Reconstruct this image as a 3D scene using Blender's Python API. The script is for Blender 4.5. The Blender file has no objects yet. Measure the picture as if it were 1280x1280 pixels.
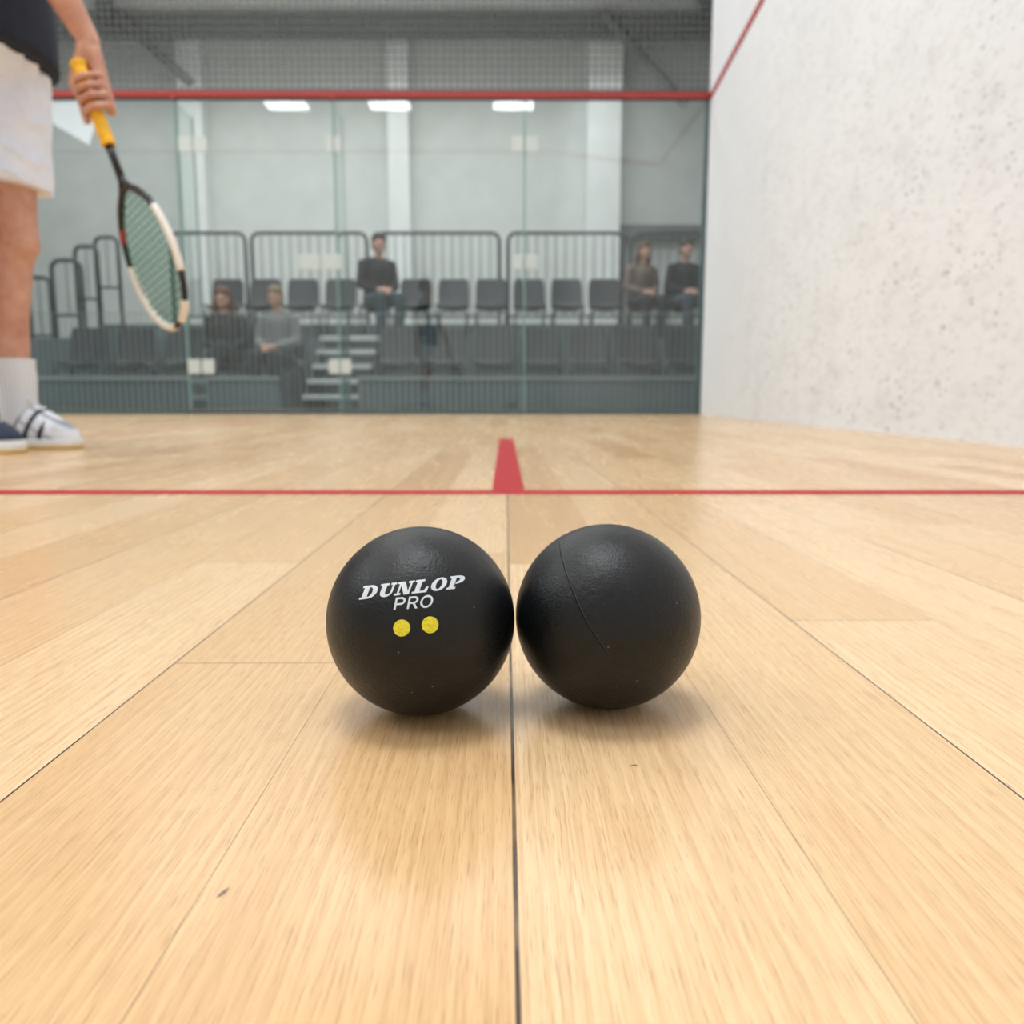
import bpy, math, random
from math import sin, cos, pi, radians, floor
from mathutils import Vector, Matrix
random.seed(4)
S = bpy.context.scene
COL = S.collection
try:
    S.view_settings.view_transform = 'Standard'
    S.view_settings.look = 'None'
except Exception as e:
    print(e)

def lin(r, g, b):
    f = lambda c: (c/255/12.92) if c/255 <= .04045 else ((c/255+.055)/1.055)**2.4
    return (f(r), f(g), f(b), 1)

# ------------------------------------------------------------ node helper
class NT:
    def __init__(s, name):
        s.m = bpy.data.materials.new(name); s.m.use_nodes = True
        s.t = s.m.node_tree; s.n = s.t.nodes; s.n.clear()
        s.out = s.n.new('ShaderNodeOutputMaterial')
    def new(s, typ, **kw):
        nd = s.n.new(typ)
        for k, v in kw.items(): setattr(nd, k, v)
        return nd
    def put(s, sock, v):
        if isinstance(v, bpy.types.NodeSocket): s.t.links.new(v, sock)
        elif v is not None: sock.default_value = v
    def math(s, op, a, b=None, c=None):
        nd = s.new('ShaderNodeMath', operation=op)
        s.put(nd.inputs[0], a)
        if b is not None: s.put(nd.inputs[1], b)
        if c is not None: s.put(nd.inputs[2], c)
        return nd.outputs[0]
    def coord(s, kind='Object'):
        return s.new('ShaderNodeTexCoord').outputs[kind]
    def mapping(s, v, scale=(1, 1, 1), rot=(0, 0, 0), loc=(0, 0, 0)):
        nd = s.new('ShaderNodeMapping'); s.put(nd.inputs['Vector'], v)
        nd.inputs['Scale'].default_value = scale; nd.inputs['Rotation'].default_value = rot
        nd.inputs['Location'].default_value = loc
        return nd.outputs[0]
    def noise(s, v, scale=5, detail=3, rough=.5, dist=0):
        nd = s.new('ShaderNodeTexNoise'); s.put(nd.inputs['Vector'], v)
        nd.inputs['Scale'].default_value = scale; nd.inputs['Detail'].default_value = detail
        nd.inputs['Roughness'].default_value = rough; nd.inputs['Distortion'].default_value = dist
        return nd.outputs['Fac']
    def comb(s, x, y, z=0.0):
        nd = s.new('ShaderNodeCombineXYZ')
        for i, v in enumerate((x, y, z)): s.put(nd.inputs[i], v)
        return nd.outputs[0]
    def sep(s, v):
        nd = s.new('ShaderNodeSeparateXYZ'); s.put(nd.inputs[0], v); return nd.outputs
    def ramp(s, f, stops):
        nd = s.new('ShaderNodeValToRGB'); s.put(nd.inputs[0], f)
        e = nd.color_ramp.elements
        while len(e) < len(stops): e.new(.5)
        for el, (p, c) in zip(e, stops):
            el.position = p; el.color = c if len(c) == 4 else (*c, 1)
        return nd.outputs[0]
    def rng(s, f, a, b, c=0.0, d=1.0):
        nd = s.new('ShaderNodeMapRange'); s.put(nd.inputs[0], f)
        for i, v in zip((1, 2, 3, 4), (a, b, c, d)): nd.inputs[i].default_value = v
        return nd.outputs[0]
    def mix(s, f, a, b, mode='MIX'):
        nd = s.new('ShaderNodeMix', data_type='RGBA', blend_type=mode)
        s.put(nd.inputs[0], f); s.put(nd.inputs[6], a); s.put(nd.inputs[7], b)
        return nd.outputs[2]
    def bump(s, h, strength=.3, dist=.001):
        nd = s.new('ShaderNodeBump'); nd.inputs['Strength'].default_value = strength
        nd.inputs['Distance'].default_value = dist; s.put(nd.inputs['Height'], h)
        return nd.outputs[0]
    def bsdf(s, color, rough=.5, normal=None, metal=0, spec=.5, **kw):
        nd = s.new('ShaderNodeBsdfPrincipled')
        s.put(nd.inputs['Base Color'], color); s.put(nd.inputs['Roughness'], rough)
        nd.inputs['Metallic'].default_value = metal
        nd.inputs['Specular IOR Level'].default_value = spec
        if normal is not None: s.put(nd.inputs['Normal'], normal)
        for k, v in kw.items(): s.put(nd.inputs[k.replace('_', ' ')], v)
        return nd.outputs[0]
    def done(s, shader):
        s.t.links.new(shader, s.out.inputs[0]); return s.m

def simple(name, c, rough=.55, var=.12, scale=40, bump=.15, metal=0, spec=.5, **kw):
    t = NT(name); co = t.coord()
    n = t.noise(co, scale, 2)
    d = tuple(x*(1-var) for x in c[:3])+(1,)
    l = tuple(min(1, x*(1+var)) for x in c[:3])+(1,)
    nrm = t.bump(n, bump, .002) if bump else None
    return t.done(t.bsdf(t.ramp(n, [(.3, d), (.7, l)]), rough, nrm, metal, spec, **kw))

# ------------------------------------------------------------ mesh builder
class MB:
    def __init__(s): s.v = []; s.f = []
    def add(s, vs, fs):
        o = len(s.v); s.v += [tuple(v) for v in vs]; s.f += [tuple(i+o for i in f) for f in fs]
    def box(s, a, b, M=None):
        x0, y0, z0 = a; x1, y1, z1 = b
        vs = [Vector(p) for p in ((x0,y0,z0),(x1,y0,z0),(x1,y1,z0),(x0,y1,z0),(x0,y0,z1),(x1,y0,z1),(x1,y1,z1),(x0,y1,z1))]
        if M: vs = [M @ v for v in vs]
        s.add(vs, [(0,3,2,1),(4,5,6,7),(0,1,5,4),(1,2,6,5),(2,3,7,6),(3,0,4,7)])
    def ell(s, c, r, nu=16, nv=10, M=None):
        c = Vector(c)
        if not hasattr(r, '__len__'): r = (r, r, r)
        vs = [Vector((0,0,r[2]))]
        for j in range(1, nv):
            th = pi*j/nv
            for i in range(nu):
                ph = 2*pi*i/nu
                vs.append(Vector((r[0]*sin(th)*cos(ph), r[1]*sin(th)*sin(ph), r[2]*cos(th))))
        vs.append(Vector((0,0,-r[2])))
        if M: vs = [M @ v for v in vs]
        vs = [v+c for v in vs]
        fs = []
        for i in range(nu): fs.append((0, 1+i, 1+(i+1) % nu))
        for j in range(nv-2):
            for i in range(nu):
                a = 1+j*nu+i; b = 1+j*nu+(i+1) % nu
                fs.append((a, a+nu, b+nu, b))
        L = len(vs)-1; o = 1+(nv-2)*nu
        for i in range(nu): fs.append((L, o+(i+1) % nu, o+i))
        s.add(vs, fs)
    def tube(s, pts, rad, n=10, closed=False, flat=1.0, ref=None):
        pts = [Vector(p) for p in pts]; N = len(pts)
        if not hasattr(rad, '__len__'): rad = [rad]*N
        u = None; vs = []
        for i in range(N):
            if closed: tg = (pts[(i+1) % N]-pts[i-1]).normalized()
            else: tg = (pts[min(i+1, N-1)]-pts[max(i-1, 0)]).normalized()
            if u is None:
                r0 = Vector(ref) if ref else (Vector((0,0,1)) if abs(tg.z) < .9 else Vector((1,0,0)))
                u = (r0-tg*r0.dot(tg)).normalized()
            else:
                u = (u-tg*u.dot(tg)).normalized()
            w = tg.cross(u)
            for k in range(n):
                a = 2*pi*k/n
                vs.append(pts[i]+(u*cos(a)*flat+w*sin(a))*rad[i])
        fs = []
        for i in range(N if closed else N-1):
            for k in range(n):
                a = i*n+k; b = i*n+(k+1) % n; c = ((i+1) % N)*n+(k+1) % n; d = ((i+1) % N)*n+k
                fs.append((a, b, c, d))
        if not closed:
            fs.append(tuple(reversed(range(n)))); fs.append(tuple((N-1)*n+k for k in range(n)))
        s.add(vs, fs)
    def chain(s, joints, n=14):
        for p, r in joints: s.ell(p, r, n, 8)
        for (p, r), (q, w) in zip(joints, joints[1:]):
            s.tube([p, q], [r, w], n)
    def obj(s, name, mat, smooth=True, bevel=0, kind=None, **props):
        me = bpy.data.meshes.new(name); me.from_pydata(s.v, [], s.f); me.update()
        import bmesh
        bm = bmesh.new(); bm.from_mesh(me); bmesh.ops.recalc_face_normals(bm, faces=bm.faces); bm.to_mesh(me); bm.free()
        o = bpy.data.objects.new(name, me); COL.objects.link(o)
        if mat: me.materials.append(mat)
        if smooth:
            for p in me.polygons: p.use_smooth = True
        if bevel:
            m = o.modifiers.new('b', 'BEVEL'); m.width = bevel; m.segments = 2; m.limit_method = 'ANGLE'
        if kind: o['kind'] = kind
        for k, v in props.items(): o[k] = v
        return o
    def remesh(s, name, mat, voxel, smooth=4, **props):
        o = s.obj(name, mat, True, **props)
        m = o.modifiers.new('r', 'REMESH'); m.mode = 'VOXEL'; m.voxel_size = voxel; m.use_smooth_shade = True
        if smooth:
            k = o.modifiers.new('s', 'SMOOTH'); k.factor = .5; k.iterations = smooth
        dg = bpy.context.evaluated_depsgraph_get(); dg.update()
        me = bpy.data.meshes.new_from_object(o.evaluated_get(dg))
        o.modifiers.clear(); old = o.data; o.data = me; bpy.data.meshes.remove(old)
        if not me.materials: me.materials.append(mat)
        for p in me.polygons: p.use_smooth = True
        return o

def empty(name, loc, label, category, **kw):
    e = bpy.data.objects.new(name, None); e.location = loc; e.empty_display_size = .05
    COL.objects.link(e); e['label'] = label; e['category'] = category
    for k, v in kw.items(): e[k] = v
    return e
def parent(ch, pa):
    """vertices are in world space; empties sit at the thing's base"""
    ch.parent = pa
    ch.matrix_parent_inverse = Matrix.Translation(pa.location).inverted() if pa.type == 'EMPTY' else Matrix.Identity(4)
    return ch

# ------------------------------------------------------------ materials
def floor_material():
    t = NT('maple_boards'); co = t.mapping(t.coord(), rot=(0, 0, radians(-.5)), loc=(-.0021, 0, 0))
    x, y, z = t.sep(co)
    W = .0645; L = .62
    xr = t.math('DIVIDE', x, W); row = t.math('FLOOR', xr)
    wn = t.new('ShaderNodeTexWhiteNoise', noise_dimensions='1D'); t.put(wn.inputs['W'], row)
    yy = t.math('ADD', t.math('DIVIDE', t.math('SUBTRACT', y, .02), L), t.math('MULTIPLY', wn.outputs['Value'], 7.3))
    seg = t.math('FLOOR', yy)
    wc = t.new('ShaderNodeTexWhiteNoise', noise_dimensions='2D'); t.put(wc.inputs['Vector'], t.comb(row, seg))
    rnd = wc.outputs['Value']
    base = t.ramp(rnd, [(0, lin(198, 158, 110)), (.25, lin(212, 176, 129)), (.65, lin(220, 187, 142)), (1, lin(228, 198, 156))])
    zz = t.math('MULTIPLY', rnd, 13.0)
    g1 = t.noise(t.comb(t.math('MULTIPLY', x, 60), t.math('MULTIPLY', y, 4.0), zz), 1, 4, .6, 1.2)
    g2 = t.noise(t.comb(t.math('MULTIPLY', x, 1000), t.math('MULTIPLY', y, 26.0), zz), 1, 3, .6)
    g3 = t.noise(t.comb(t.math('MULTIPLY', x, 2400), t.math('MULTIPLY', y, 90.0), zz), 1, 2, .6)
    wv = t.new('ShaderNodeTexWave', wave_type='BANDS', bands_direction='X', wave_profile='SAW')
    t.put(wv.inputs['Vector'], t.comb(t.math('ADD', t.math('MULTIPLY', x, 16.0), t.math('MULTIPLY', rnd, 5.0)), t.math('MULTIPLY', y, 1.3), zz))
    wv.inputs['Scale'].default_value = 5; wv.inputs['Distortion'].default_value = 6; wv.inputs['Detail'].default_value = 2
    wv.inputs['Detail Scale'].default_value = .7
    c = t.mix(t.rng(g1, .35, .75, 0, .33), base, lin(194, 148, 96))
    c = t.mix(t.rng(g2, .47, .72, 0, .36), c, lin(166, 122, 76))
    c = t.mix(t.rng(g3, .54, .72, 0, .48), c, lin(142, 100, 60))
    c = t.mix(t.rng(wv.outputs['Fac'], .2, 1, 0, .26), c, lin(182, 136, 86))
    big = t.noise(co, 1.3, 2)
    c = t.mix(t.rng(big, .35, .7, 0, .16), c, lin(236, 216, 182))
    fx = t.math('FRACT', xr); d = t.math('MULTIPLY', t.math('MINIMUM', fx, t.math('SUBTRACT', 1.0, fx)), W)
    near = t.math('ROUND', xr); par = t.math('ABSOLUTE', t.math('MULTIPLY', t.math('FRACT', t.math('MULTIPLY', near, .5)), 2.0))
    ctr = t.rng(t.math('ABSOLUTE', near), .4, .6, 1, .7)
    strong = t.rng(t.math('DIVIDE', d, ctr), .0003, .00065, 1, 0); faint = t.rng(d, .0001, .0003, .45, 0)
    gapn = t.noise(t.comb(near, t.math('MULTIPLY', y, 30.0), 0.0), 1, 3)
    mixg = t.new('ShaderNodeMix', data_type='FLOAT'); t.put(mixg.inputs[0], par); t.put(mixg.inputs[2], strong); t.put(mixg.inputs[3], faint)
    gap = t.math('MULTIPLY', mixg.outputs[0], t.rng(gapn, .25, .5, .6, .97))
    fy = t.math('FRACT', yy); dy = t.math('MULTIPLY', t.math('MINIMUM', fy, t.math('SUBTRACT', 1.0, fy)), L)
    end = t.rng(dy, .0002, .0010, .4, 0)
    gap = t.math('MAXIMUM', gap, end)
    c = t.mix(gap, c, lin(48, 31, 20))
    for kx, ky, sx, sy in ((-.0600, .1520, .0007, .0020), (.0335, .209, .0012, .0006)):
        dd = t.math('SQRT', t.math('ADD', t.math('POWER', t.math('DIVIDE', t.math('ADD', t.math('SUBTRACT', x, kx), t.math('MULTIPLY', t.math('SUBTRACT', y, ky), -.3)), sx), 2.0),
                                 t.math('POWER', t.math('DIVIDE', t.math('SUBTRACT', y, ky), sy), 2.0)))
        c = t.mix(t.rng(dd, .5, 1.1, .85, 0), c, lin(80, 48, 30))
    h = t.math('SUBTRACT', t.math('MULTIPLY', g2, .25), gap)
    rough = t.rng(g1, .3, .7, .2, .3)
    return t.done(t.bsdf(c, rough, t.bump(h, .25, .0005), spec=.55))

def wall_material():
    t = NT('marked_plaster'); co0 = t.coord()
    x, y, z = t.sep(co0)
    co = t.mapping(co0, (1, .48, 1))
    n0 = t.noise(co0, 1.2, 3)
    base = t.ramp(n0, [(.3, lin(229, 234, 240)), (.7, lin(237, 241, 246))])
    n1 = t.noise(co, 42, 5, .68); n2 = t.noise(co, 9, 4, .6)
    fade = t.rng(y, 5.0, 4.0, .12, 1)
    c = t.mix(t.math('MULTIPLY', fade, t.rng(n1, .5, .70, 0, .36)), base, lin(182, 184, 187))
    c = t.mix(t.math('MULTIPLY', fade, t.rng(n2, .5, .75, 0, .25)), c, lin(192, 193, 195))
    reg = t.math('MULTIPLY', t.rng(t.noise(co0, .9, 2), .35, .55, .4, 1), t.math('MULTIPLY', fade, t.rng(z, 1.3, .35, .42, 1)))
    for sc, th, st, colr in ((26, .22, .5, lin(132, 132, 134)), (46, .28, .65, lin(116, 116, 118)), (80, .33, .7, lin(104, 104, 106))):
        v = t.new('ShaderNodeTexVoronoi'); t.put(v.inputs['Vector'], co); v.inputs['Scale'].default_value = sc
        r, g, b = t.sep(v.outputs['Color'])
        thr = t.math('MULTIPLY', t.math('POWER', r, 2.4), th)
        dn = t.math('ADD', v.outputs['Distance'], t.math('MULTIPLY', t.math('SUBTRACT', t.noise(co, sc*3, 2), .5), .5))
        m = t.math('MULTIPLY', t.rng(t.math('SUBTRACT', thr, dn), 0, .05, 0, 1), t.math('MULTIPLY', t.rng(g, 0, .6, .3, 1), st))
        c = t.mix(t.math('MULTIPLY', m, reg), c, colr)
    return t.done(t.bsdf(c, .62, t.bump(n1, .25, .005), spec=.25))

M_floor = floor_material(); M_wall = wall_material()
M_white = simple('white_plaster', lin(220, 223, 225), .7, .03, 6, 0)
M_hall = simple('pale_hall_paint', lin(214, 217, 214), .8, .04, 3, 0)
M_hall_d = simple('grey_teal_hall_paint', lin(150, 162, 162), .8, .05, 3, 0)
M_hall_r = simple('grey_hall_paint', lin(200, 204, 202), .8, .05, 3, 0)
M_col = simple('light_column_paint', lin(232, 235, 233), .8, .04, 3, 0)
M_ceil = simple('grey_ceiling', lin(215, 214, 210), .8, .08, 2, 0)
M_beam = simple('steel_beam_paint', lin(112, 115, 114), .6, .08, 4, 0)
M_hfloor = simple('grey_hall_floor', lin(122, 126, 126), .6, .08, 5, 0)
M_red = simple('red_line_paint', lin(164, 14, 26), .55, .14, 60, .1, spec=.2)
M_redrail = simple('red_rail_paint', lin(152, 46, 44), .55, .08, 20, 0)
M_alu = simple('brushed_aluminium', lin(205, 212, 212), .4, .05, 40, 0, metal=.3)
M_steel = simple('dark_steel', lin(66, 76, 80), .4, .1, 30, 0, metal=.3)
M_seat = simple('dark_grey_plastic', lin(50, 58, 64), .45, .08, 30, 0)
M_sill = simple('grey_green_channel', lin(70, 92, 94), .4, .1, 20, 0)
def skin_mat(name, a, b, c):
    t = NT(name); co = t.coord()
    n = t.noise(co, 16, 4, .6); m = t.noise(co, 160, 2)
    col = t.ramp(n, [(.3, a), (.5, b), (.7, c)])
    return t.done(t.bsdf(col, t.rng(m, .3, .7, .42, .6), t.bump(m, .2, .0012)))
M_skin = skin_mat('tanned_skin', lin(176, 120, 100), lin(194, 144, 124), lin(205, 162, 142))
M_skin2 = simple('fair_skin', lin(200, 154, 134), .5, .06, 30, 0)
M_shorts = simple('white_cotton', lin(226, 235, 252), .85, .03, 60, .4)
M_navy = simple('navy_jersey', lin(18, 27, 46), .85, .15, 60)
def sock_mat():
    t = NT('ribbed_white_cotton'); x, y, z = t.sep(t.coord())
    rib = t.math('SINE', t.math('MULTIPLY', t.math('ARCTAN2', t.math('SUBTRACT', y, 1.665), t.math('ADD', x, 1.018)), 30.0))
    return t.done(t.bsdf(t.ramp(t.rng(rib, -1, 1), [(.2, lin(200, 206, 214)), (.7, lin(236, 242, 252))]), .9, t.bump(rib, .5, .001)))
M_sock = sock_mat()
M_yellow = simple('yellow_grip_tape', lin(236, 180, 30), .55, .08, 80)
M_black = simple('black_gloss_paint', lin(26, 26, 28), .3, .1, 30)
M_cream = simple('cream_paint', lin(230, 226, 218), .4, .04, 30)
M_string = simple('green_string', lin(16, 122, 78), .4, .1, 30, 0)
M_print_w = simple('white_ink', lin(204, 212, 220), .6, .06, 900, .1)
M_print_y = simple('yellow_ink', lin(222, 212, 44), .6, .16, 1400, .2)
M_fit = simple('frosted_fitting', lin(190, 200, 198), .4, .04, 30, 0)
M_lace = simple('white_lace', lin(222, 226, 230), .7, .04, 30, 0)

def sole_mat():
    t = NT('two_tone_sole'); z = t.sep(t.coord())[2]
    return t.done(t.bsdf(t.mix(t.math('GREATER_THAN', z, .009), lin(204, 176, 110), lin(226, 228, 230)), .6))
M_sole = sole_mat()
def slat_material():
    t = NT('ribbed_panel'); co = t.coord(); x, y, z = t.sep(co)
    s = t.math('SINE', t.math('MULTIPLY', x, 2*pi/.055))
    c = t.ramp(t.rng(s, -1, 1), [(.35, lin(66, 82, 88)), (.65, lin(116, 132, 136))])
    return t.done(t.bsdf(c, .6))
M_slat = slat_material()

def rubber():
    t = NT('black_rubber'); co = t.coord()
    n1 = t.noise(co, 1300, 3, .6); n2 = t.noise(co, 520, 3, .6); n3 = t.noise(co, 70, 2)
    v = t.new('ShaderNodeTexVoronoi'); t.put(v.inputs['Vector'], co); v.inputs['Scale'].default_value = 330
    r, g, b = t.sep(v.outputs['Color'])
    dust = t.math('MULTIPLY', t.math('LESS_THAN', v.outputs['Distance'], t.math('MULTIPLY', t.math('POWER', r, 6.0), .11)), .4)
    c = t.mix(t.rng(n2, .4, .8, 0, 1), (.0024, .0034, .0046, 1), (.0050, .0066, .0085, 1))
    c = t.mix(dust, c, lin(150, 146, 136))
    h = t.math('ADD', n1, t.math('MULTIPLY', n2, 1.1))
    return t.done(t.bsdf(c, t.rng(n3, .3, .7, .32, .40), t.bump(h, .5, .00034), spec=.36))
M_rubber = rubber()
M_seam = simple('rubber_seam', (.0015, .0015, .0018, 1), .6, .1, 400, 0, spec=.12)
M_seam2 = simple('seam_highlight_rubber', (.020, .023, .027, 1), .4, .1, 400, 0)  # paler rubber tone paints the highlight along the seam edge

def glass(name, refl=1.0, tint=(.92, .942, .938, 1)):
    t = NT(name)
    tr = t.new('ShaderNodeBsdfTransparent'); tr.inputs[0].default_value = tint
    gl = t.new('ShaderNodeBsdfGlossy'); gl.inputs['Roughness'].default_value = .01; gl.inputs[0].default_value = (.95, 1, .99, 1)
    fr = t.new('ShaderNodeFresnel'); fr.inputs[0].default_value = 1.52
    geo = t.new('ShaderNodeNewGeometry')
    f = t.math('MULTIPLY', t.math('MULTIPLY', fr.outputs[0], refl), t.math('SUBTRACT', 1.0, geo.outputs['Backfacing']))
    mx = t.new('ShaderNodeMixShader'); t.put(mx.inputs[0], f)
    t.t.links.new(tr.outputs[0], mx.inputs[1]); t.t.links.new(gl.outputs[0], mx.inputs[2])
    return t.done(mx.outputs[0])
M_glass = glass('clear_green_glass', 1.9)
M_edge = simple('green_glass_edge', lin(130, 168, 162), .3, .05, 20, 0)

def net_material(name, P, w, col, horiz=True):
    t = NT(name); co = t.coord(); x, y, z = t.sep(co)
    def ln(c):
        f = t.math('FRACT', t.math('DIVIDE', c, P)); return t.math('LESS_THAN', f, w)
    m = t.math('MAXIMUM', ln(x), ln(z)) if horiz else ln(x)
    tr = t.new('ShaderNodeBsdfTransparent')
    mx = t.new('ShaderNodeMixShader'); t.put(mx.inputs[0], m)
    t.t.links.new(tr.outputs[0], mx.inputs[1]); t.t.links.new(t.bsdf(col, .8), mx.inputs[2])
    return t.done(mx.outputs[0])
M_net = net_material('safety_netting', .046, .16, lin(88, 92, 92))
M_screen = net_material('wire_screen', .050, .12, lin(140, 156, 158), False)

def emit(name, c, st):
    t = NT(name); e = t.new('ShaderNodeEmission'); e.inputs[0].default_value = c
    n = t.noise(t.coord(), 3, 1); t.put(e.inputs[1], t.rng(n, 0, 1, st*.95, st*1.05)); return t.done(e.outputs[0])
M_lamp = emit('lamp_diffuser', (.97, .99, 1, 1), 14)

# ------------------------------------------------------------ room shell
BY = 5.63
def slab(name, a, b, mat, **kw):
    mb = MB(); mb.box(a, b); return mb.obj(name, mat, False, kind='structure', **kw)
CZ = 5.6
slab('floor', (-8.6, -4.1, -.1), (4.0, BY+.02, 0), M_floor, label='light maple strip floor of the squash court')
slab('floor_hall', (-10, BY+.02, -.1), (4.0, 13.0, 0), M_hfloor, label='grey floor of the spectator hall')
slab('wall_front', (-8.6, -4.3, 0), (4.0, -4.1, CZ), M_white, label='white plastered front wall of the court')
slab('wall_left', (-8.8, -4.3, 0), (-8.6, BY, CZ), M_white, label='white plastered side wall of the court')
slab('wall_hall_left', (-10.2, BY, 0), (-10, 13.2, CZ), M_hall_d)
slab('wall_hall_right', (4.0, -4.3, 0), (4.2, 13.2, CZ), M_hall_r)
slab('wall_back', (-10, 13.0, 0), (1.65, 13.2, CZ), M_hall, label='pale grey-green painted wall of the hall')
slab('wall_back_right', (1.65, 12.95, 2.72), (4.0, 13.2, CZ), M_hall_r)
slab('wall_back_lower', (1.65, 13.1, 0), (4.0, 13.2, 2.72), M_hall_r)
slab('ceiling', (-10.2, -4.3, CZ), (4.2, 13.2, CZ+.1), M_ceil, label='grey industrial hall ceiling')
mb = MB()
def wx(y): return 1.314-(BY-y)*.057
y0, y1 = -4.1, BY+.02
vs = [(wx(y0), y0, 0), (wx(y1), y1, 0), (wx(y1)+.2, y1, 0), (wx(y0)+.2, y0, 0)]
mb.add(vs+[(x, y, CZ) for x, y, z in vs], [(0,1,2,3),(4,5,6,7),(0,1,5,4),(1,2,6,5),(2,3,7,6),(3,0,4,7)])
mb.obj('wall_right', M_wall, False, kind='structure', label='white plastered side wall scuffed with grey ball marks')
def strip_wall(name, pts, w, mat):
    mb = MB()
    for (ya, za), (yb, zb) in zip(pts, pts[1:]):
        A = Vector((wx(ya)-.003, ya, za)); B = Vector((wx(yb)-.003, yb, zb))
        up = Vector((0, 0, w/2)); ou = Vector((.0028, 0, 0))
        v = [A-up, B-up, B+up, A+up, A-up+ou, B-up+ou, B+up+ou, A+up+ou]
        mb.add(v, [(0,1,2,3),(4,5,6,7),(0,1,5,4),(2,3,7,6),(0,3,7,4),(1,2,6,5)])
    return mb.obj(name, mat, False, kind='structure', label='red out line painted on the side wall')
strip_wall('trim_1', [(BY-.02, 2.085), (4.2, 2.055), (-4.09, 4.57)], .045, M_red)
slab('trim_2', (-8.6, -4.098, 4.55), (.74, -4.09, 4.62), M_red, label='red out line painted on the front wall')
RZ = Matrix.Rotation(radians(.5), 4, 'Z')
def fline(name, a, b, lab):
    mb = MB(); mb.box((a[0], a[1], 0.0), (b[0], b[1], .0004), RZ)
    return mb.obj(name, M_red, False, kind='structure', label=lab)
mb = MB(); mb.box((-8.6, .849, 0), (1.02, .889, .0004)); mb.obj('trim_3', M_red, False, kind='structure', label='red short line painted across the wooden floor')
fline('trim_4', (-.0145, .889), (.0215, 2.1), 'red half-court line painted along the floor')
mb = MB(); mb.add([(-1.13, 2.1, .0004), (-1.105, 2.1, .0004), (-1.29, 4.4, .0004), (-1.325, 4.4, .0004)], [(0, 1, 2, 3)])
mb.obj('trim_5', simple('worn_red_paint', lin(190, 124, 98), .5), False, kind='structure', label='worn red service box line on the floor')

slab('trim_6', (-1.87, 12.7, 0), (-1.56, 13.0, CZ), M_col, label='white wall column')
slab('trim_7', (1.13, 12.6, 0), (1.63, 13.0, CZ), M_col, label='white wall column')
slab('trim_8', (-5.0, 12.7, 0), (-4.65, 13.0, CZ), M_col, label='white wall column')
slab('trim_15', (-10, 12.93, 0), (-5.0, 13.0, CZ), M_hall_r, label='grey wall panel')
slab('trim_9', (-10, 12.3, 5.3), (4, 12.5, CZ), M_beam, label='dark steel roof beam')
slab('trim_10', (-10, 9.6, 5.35), (4, 9.75, CZ), M_beam, label='dark steel roof beam')
for i, (xa, xb) in enumerate(((-5.9, -3.4), (2.9, .9), (-9, -8))):
    mb = MB(); mb.tube([(xa, 12.5, 5.5), (xb, 7.0, 5.45)], .10, 4); mb.obj('trim_%d' % (11+i), M_beam, False, kind='structure', label='dark diagonal roof brace')
slab('trim_14', (1.66, 12.85, 2.6), (4.0, 12.95, 2.78), M_beam, label='dark header over a hall opening')
slab('trim_16', (1.66, 12.9, 0), (1.74, 12.95, 2.6), M_beam, label='dark jamb of a hall opening')
for xa, xb in ((-5.6, -4.6), (2.5, 1.3)):
    mb = MB(); mb.tube([(xa, 12.2, 4.3 if xa > 0 else 5.5), (xb, 12.2, 5.5 if xa > 0 else 4.6)], .07, 4)
    mb.obj('trim_%d' % (17 if xa < 0 else 18), M_beam, False, kind='structure', label='dark steel knee brace under the roof')

# ------------------------------------------------------------ glass back wall
GW = empty('glass_wall', (-3.6, BY, 0), 'green-tinted glass back wall of the court with red top rail', 'glass wall')
seams = [-8.6, -6.5, -4.38, -2.24, -1.19, .085, 1.30]
for i in range(6):
    a, b = seams[i]+.006, seams[i+1]-.006
    door = (i == 3)
    mb = MB(); mb.box((a, BY, .03), (b, BY+.012, 2.06))
    g = mb.obj('glass_door' if door else 'glass_panel', M_glass, False, label='clear glass door' if door else 'tall clear glass panel'); parent(g, GW)
    for xa, xb in ((a-.004, a), (b, b+.004)):
        mb = MB(); mb.box((xa, BY-.001, .03), (xb, BY+.013, 2.06)); parent(mb.obj('pane_edge', M_edge, False), g)
    mb = MB()
    if door:
        mb.box((a, BY-.010, .004), (b, BY+.02, .03)); parent(mb.obj('base_channel', M_steel, False, .008), g)
    else:
        mb.box((a, BY-.012, 0), (b, BY+.025, .03)); parent(mb.obj('base_channel', M_sill, False), g)
for i, sx in enumerate(seams[1:-1]):
    mb = MB(); mb.box((sx-.006, BY+.02, 0), (sx+.006, BY+.3, 2.06)); f = mb.obj('glass_fin', M_glass, False, label='vertical glass fin'); parent(f, GW)
    mb = MB(); mb.box((sx-.006, BY+.3, 0), (sx+.006, BY+.303, 2.06)); parent(mb.obj('fin_edge', M_edge, False), f)
    for zc, w, dx in {2: ((1.79, .19, .11), (.33, .18, .09)), 3: ((1.79, .10, .0), (1.03, .28, -.11), (.33, .15, 0)), 4: ((1.79, .18, 0), (1.03, .17, 0))}.get(i, ((1.79, .18, 0), (.33, .18, 0))):
        for sgn in (-1, 1):
            mb = MB(); mb.box((sx+dx+sgn*w*.27-w*.24, BY-.012, zc-.05), (sx+dx+sgn*w*.27+w*.24, BY-.001, zc+.05))
            parent(mb.obj('clamp_plate', M_fit, False, .003), f)
mb = MB()
mb.add([(-8.6, BY-.02, 2.094), (1.31, BY-.02, 2.073), (1.31, BY+.03, 2.073), (-8.6, BY+.03, 2.094),
        (-8.6, BY-.02, 2.138), (1.31, BY-.02, 2.116), (1.31, BY+.03, 2.116), (-8.6, BY+.03, 2.138)], [(0,3,2,1),(4,5,6,7),(0,1,5,4),(1,2,6,5),(2,3,7,6),(3,0,4,7)])
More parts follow.
